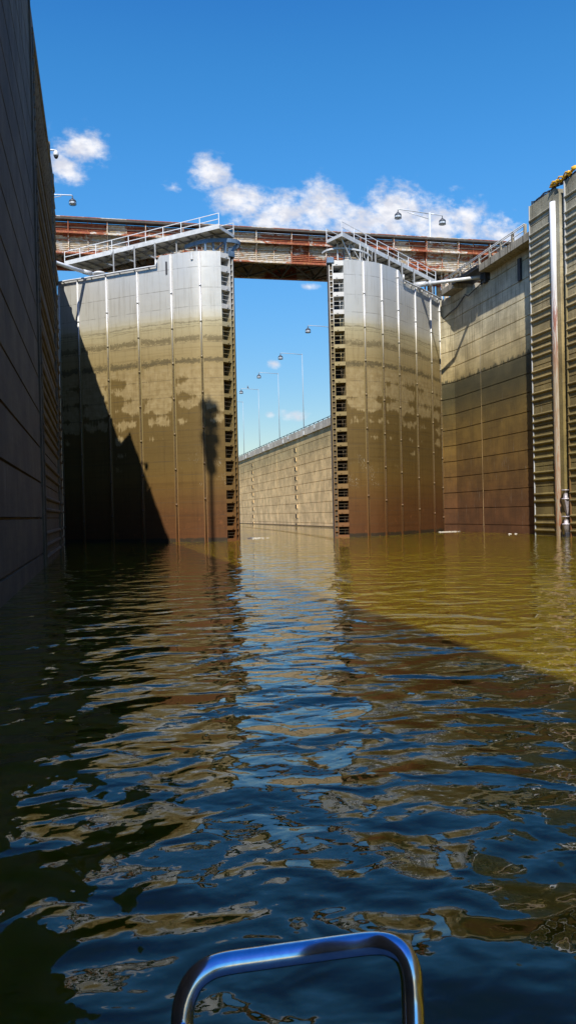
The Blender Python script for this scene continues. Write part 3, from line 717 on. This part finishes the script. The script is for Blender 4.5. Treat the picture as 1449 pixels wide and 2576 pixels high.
l0 = lamp(31.75, 124.3, 15., 27.0, [(-3.5, .12)], 'slender lamp post on the guide wall, tallest of the four whole ones in the gap', FG, r=.055, pm='lamp_far', ra=.045)
copy_tree(l0, (0, 17.6, 0), 'slender lamp post on the guide wall, second tallest in the gap')
l2 = copy_tree(l0, (0, 36.0, 0), 'slender lamp post on the guide wall with a bird perched on its arm')
copy_tree(l0, (0, 54., 0), 'smallest slender lamp post in the gap, beside the left gate edge')
copy_tree(l0, (0, -17.2, .35), 'lamp on a level arm reaching into the gap from behind the right gate')
bd = MB(); bx, by, bz = 29.6, 160.3, 27.16
bd.lathe((bx, by, bz), [(0, 0), (.10, .06), (.15, .2), (.11, .34), (.05, .40), (.085, .47), (.07, .55), (0, .58)], 10)
bd.beam((bx+.05, by, bz+.1), (bx+.34, by, bz+.02), .1, .04); bd.beam((bx-.06, by, bz+.5), (bx-.16, by, bz+.49), .03, .03)
bd.build('bird', 'bird', label='small dark bird perched on the arm of a far lamp post', cat='bird')
dl = lamp(36.75, 85, DECK, 35.1, [(-3.75, .25), (1.5, -.12)], 'white lamp post with two unequal arms standing behind the right gate walkway', sc=1.05, r=.16)
MB().tube([(36.75, 85, 34.45), (34.1, 85, 35.1)], .045, 8).build('arm_brace', 'lamp_pole', dl)
ll = lamp(-4.9, 87, DECK, 35.3, [(3.1, .1)], 'lamp whose braced arm and lantern show above the bridge beside the left wall', sc=1.)
MB().tube([(-4.9, 87, 34.7), (-2.9, 87, 35.25)], .045, 8).build('arm_brace', 'lamp_pole', ll)

# tall mast on the left wall, outside the picture: added, its head shaped to throw the long shadow on the left gate leaf
mx, my = -3.05, 33.7
ma = thing('shadow_mast', (mx, my, ZT), 'tall unseen mast on top of the shaded left wall, added for its shadow', 'mast')
MB().tube([(mx, my, ZT), (mx, my, 36), (mx, my, 47.5)], .2, 12, .15).build('pole', 'lamp_pole', ma)
for k, (zz, ww) in enumerate(((42.3, .45), (43.4, .8), (44.5, 1.2), (45.7, 1.0), (46.9, 1.15))):
    mb = MB(); mb.beam((mx-ww/2, my, zz), (mx+ww/2, my, zz), .12, .12)
    for j_, q in enumerate((-.4, 0, .38)): mb.box(mx+q*ww-.22, mx+q*ww+.22, my-.25, my+.25, zz-.28-.2*(j_ == 1)-.1*j_, zz+.4-.18*j_)
    mb.build('shadow_head_bar', 'lamp_dark', ma, bevel=.05)  # made-up head, outlined to give the blob of shadow

# ------------------------------------------------------------------ camera domes, chains, bundle on the wall tops
sc_ = thing('security_camera', (-2.5, 51.3, 24.1), 'white dome security camera on a short arm at the edge of the left wall', 'camera')
MB().tube([(-2.8, 51.4, ZT), (-2.8, 51.4, 24.3), (-2.3, 51.2, 24.32), (-1.97, 51.05, 24.26)], .05, 8).build('arm', 'paint_white', sc_)
MB().lathe((-1.95, 51.05, 23.9), [(0, .36), (.06, .36), (.10, .28), (.15, .22), (.155, .08), (.14, 0), (0, 0)], 16).build('housing', 'paint_white', sc_)
MB().lathe((-1.95, 51.05, 23.9), [(.13, 0), (.11, -.08), (.06, -.14), (0, -.16)], 16).build('dome', 'lamp_dark', sc_)

def guard(y0, y1, n, x, z0, h, label, mat='paint'):
    o = thing('guardrail', (x, y0, z0), label, 'guardrail')
    for k in range(n+1):
        y = y0 + (y1-y0)*k/n
        MB().box(x-.09, x+.09, y-.10, y+.10, z0, z0+h-.03).build('post', 'slab' if mat == 'paint' else mat, o, bevel=.015)
    for dz_, dx_ in ((h, -.06), (h-.13, -.06), (h*.45, 0)): MB().tube([(x+dx_, y0, z0+dz_), (x+dx_, y1, z0+dz_)], .04, 8).build('rail', mat, o)
    return o
guard(55.0, 69.8, 8, 31.33, DECK, .82, 'pale posts and twin rails along the recess deck edge left of the ribbed wall')
guard(55.0, 70.5, 8, XL-.7, DECK, .82, 'guardrail on the left recess deck hidden behind the wall')
def chainfence(x, y0, y1, z, label, n):
    o = thing('chain_barrier', (x, y0, z), label, 'barrier')
    rnd = random.Random(3)
    for k in range(n+1):
        y = y0 + (y1-y0)*k/n
        MB().tube([(x, y, z), (x, y, z+.30)], .05, 8).build('stub_post', 'chain', o)
    for lev in (.28, .16):
        pts = []
        for k in range(n*8+1):
            t = k/8; pts.append((x + .03*math.sin(k), y0 + (y1-y0)*k/(n*8), z + lev - .14*math.sin(math.pi*(t % 1)) + rnd.uniform(-.025, .025)))
        mb = MB()
        for i in range(len(pts)-1):
            a, b = Vector(pts[i]), Vector(pts[i+1]); mb.beam(a.lerp(b, -.1), a.lerp(b, 1.1), .11 if i % 2 else .05, .05 if i % 2 else .11)
        mb.build('chain', 'chain', o)
    return o
chainfence(31.3, 46.0, 53.9, ZT, 'dark sagging chain barrier along the top of the ribbed right wall', 5)
chainfence(XL-.12, 20.0, 53.9, ZT, 'low dark chain barrier along the top of the shaded left wall', 16)
yb = MB(); rnd = random.Random(11)
def blob(mb, c, rx, ry, rz, n=9, m=7):
    vs = []; fs = []
    ph = [rnd.uniform(0, 6.28) for _ in range(4)]
    for i in range(m+1):
        th = math.pi*i/m
        for j in range(n):
            a = 2*math.pi*j/n; k = 1 + .18*math.sin(3*a+ph[0]) + .12*math.sin(2*th*2+ph[1]+a)
            vs.append((c[0]+rx*k*math.sin(th)*math.cos(a), c[1]+ry*k*math.sin(th)*math.sin(a), c[2]+rz*math.cos(th)*k))
    for i in range(m):
        for j in range(n): fs.append((i*n+j, i*n+(j+1) % n, (i+1)*n+(j+1) % n, (i+1)*n+j))
    mb.add(vs, fs, True)
for k in range(11):
    y = 51.0 - .22*k; [blob(yb, (31.2 + rnd.uniform(-.12, .12), y + rnd.uniform(-.1, .1), 24.3 + rnd.uniform(-.08, .10)), rnd.uniform(.05, .14), rnd.uniform(.08, .24), rnd.uniform(.04, .12)) for _ in range(3)]
for k in range(3): yb.tube([(31.1, 51.1-.8*k, 24.35), (31.05, 50.7-.8*k, 24.5), (31.1, 50.2-.8*k, 24.33)], .05, 8)
yb.build('fabric_bundle', 'yellow', label='bright yellow fabric bundle draped over the chain on the right wall top', cat='bundle')
blob2 = MB(); blob(blob2, (31.2, 48.35, 24.45), .15, .2, .15); blob(blob2, (31.2, 48.6, 24.38), .1, .14, .1)
blob2.build('fabric_bundle', 'yellow', label='small yellow fabric clump on the right wall top near the picture edge', cat='bundle')

# floating mooring bitt in the right slot
fb = thing('floating_mooring_bitt', (31.0, 50.0, 0), 'grey steel floating mooring bitt with two spools at the waterline in the right wall slot', 'mooring bitt')
fx, fy = 31.12, 49.95
MB().lathe((fx, fy, 2.35), [(0, .86), (.29, .86), (.30, .80), (.15, .76), (.145, .30), (.28, .26), (.29, .18), (0, .18)], 18).build('upper_spool', 'bitt', fb)
MB().lathe((fx, fy, .2), [(0, 1.2), (.29, 1.2), (.30, 1.14), (.15, 1.1), (.15, .72), (.29, .68), (.29, .6), (.24, .55), (.24, -.05), (0, -.1)], 18).build('lower_spool', 'bitt', fb)
mb = MB(); mb.add([(fx-.22, fy-.22, 2.55), (fx-.22, fy+.25, 2.55), (fx+.1, fy-.05, 1.45), (fx+.1, fy+.1, 1.45), (fx+.2, fy-.22, 2.55), (fx+.2, fy+.25, 2.55)],
    [(0, 1, 3, 2), (0, 2, 4), (1, 5, 3), (2, 3, 5, 4), (0, 4, 5, 1)]); mb.build('gusset', 'bitt', fb)
MB().box(fx-.2, fx+.35, fy-.28, fy+.28, -.5, .28).box(fx+.12, fx+.3, fy-.1, fy+.1, .2, 2.6).build('float_tank', 'dark_steel', fb, bevel=.05)

# ------------------------------------------------------------------ foam
def foam(name, cx, cy, n, sx, sy, label, seed):
    rnd = random.Random(seed); mb = MB()
    for _ in range(n):
        x = cx + rnd.gauss(0, sx); y = cy + rnd.gauss(0, sy); r = rnd.uniform(.02, .09); k = rnd.randint(6, 9)
        ring = [(x + r*1.8*rnd.uniform(.6, 1.2)*math.cos(2*math.pi*j/k), y + r*rnd.uniform(.6, 1.2)*math.sin(2*math.pi*j/k), .012) for j in range(k)]
        mb.add(ring + [(x, y, .012 + r*.35)], [(j, (j+1) % k, k) for j in range(k)], True)
    return mb.build(name, 'foam', label=label, cat='foam', kind='stuff')
foam('foam', 31.2, 69.2, 70, .5, .12, 'white foam at the foot of the wall by the right gate hinge', 1)
foam('foam', 12.9, 67.5, 34, .45, .5, 'patch of white broken water in the middle of the gate opening', 2)
foam('foam', 31.6, 58.5, 6, .2, .4, 'few flecks of foam at the foot of the recess wall', 4)

# ------------------------------------------------------------------ boat with the polished rail in the foreground
def dirn(px, py, dist):
    """point straight ahead at a depth, from angles read off the photograph"""
    a, b = px-724.5, -(py-1288-29.37); cr, sr = math.cos(ROLL), math.sin(ROLL); u, v = cr*a+sr*b, -sr*a+cr*b
    v = FOC*math.tan(math.atan2(v, FOC) + PITCH); d = Vector((u/FOC*dist, dist, v/FOC*dist)); cy, sy = math.cos(YAW), math.sin(YAW)
    return Vector((cy*d.x+sy*d.y, -sy*d.x+cy*d.y, HEYE+d.z))
bt = thing('motor_boat', (0, -1.2, 0), 'boat carrying the camera, only its polished tube grab rail shows', 'boat')
tl = [dirn(455, 2700, 1.10), dirn(456, 2600, 1.12), dirn(461, 2530, 1.13), dirn(483, 2474, 1.14), dirn(518, 2441, 1.15), dirn(565, 2424, 1.16), dirn(660, 2410, 1.17), dirn(760, 2396, 1.18), dirn(860, 2382, 1.18),
      dirn(940, 2373, 1.18), dirn(985, 2379, 1.17), dirn(1018, 2404, 1.16), dirn(1035, 2450, 1.15), dirn(1040, 2520, 1.14), dirn(1043, 2610, 1.12), dirn(1046, 2700, 1.10)]
dk = .72
a0 = tl[0].copy(); a0.z = dk; b0 = tl[-1].copy(); b0.z = dk
pts = smooth_line([tuple(a0)] + [tuple(q) for q in tl] + [tuple(b0)], 5)
MB().tube(pts, .0160, 24).build('grab_rail', 'chrome', bt)
for q in (a0, b0): MB().lathe((q.x, q.y, dk), [(.028, 0), (.028, .008), (.014, .014)], 20).build('rail_flange', 'chrome', bt)
hull = MB(); outl = [(-1.0, 1.0), (-.75, 1.22), (.1, 1.32), (.9, 1.22), (1.15, 1.0), (1.25, 0), (1.25, -5), (.8, -6.2), (.1, -6.8), (-.6, -6.2), (-1.05, -5), (-1.1, 0)]
hull.prism(outl, -.35, dk); hull.build('hull', 'gelcoat', bt, bevel=.08)
MB().prism([(x*.8, y*.9-.1) for x, y in outl], dk, dk+.02).build('deck', 'gelcoat', bt)
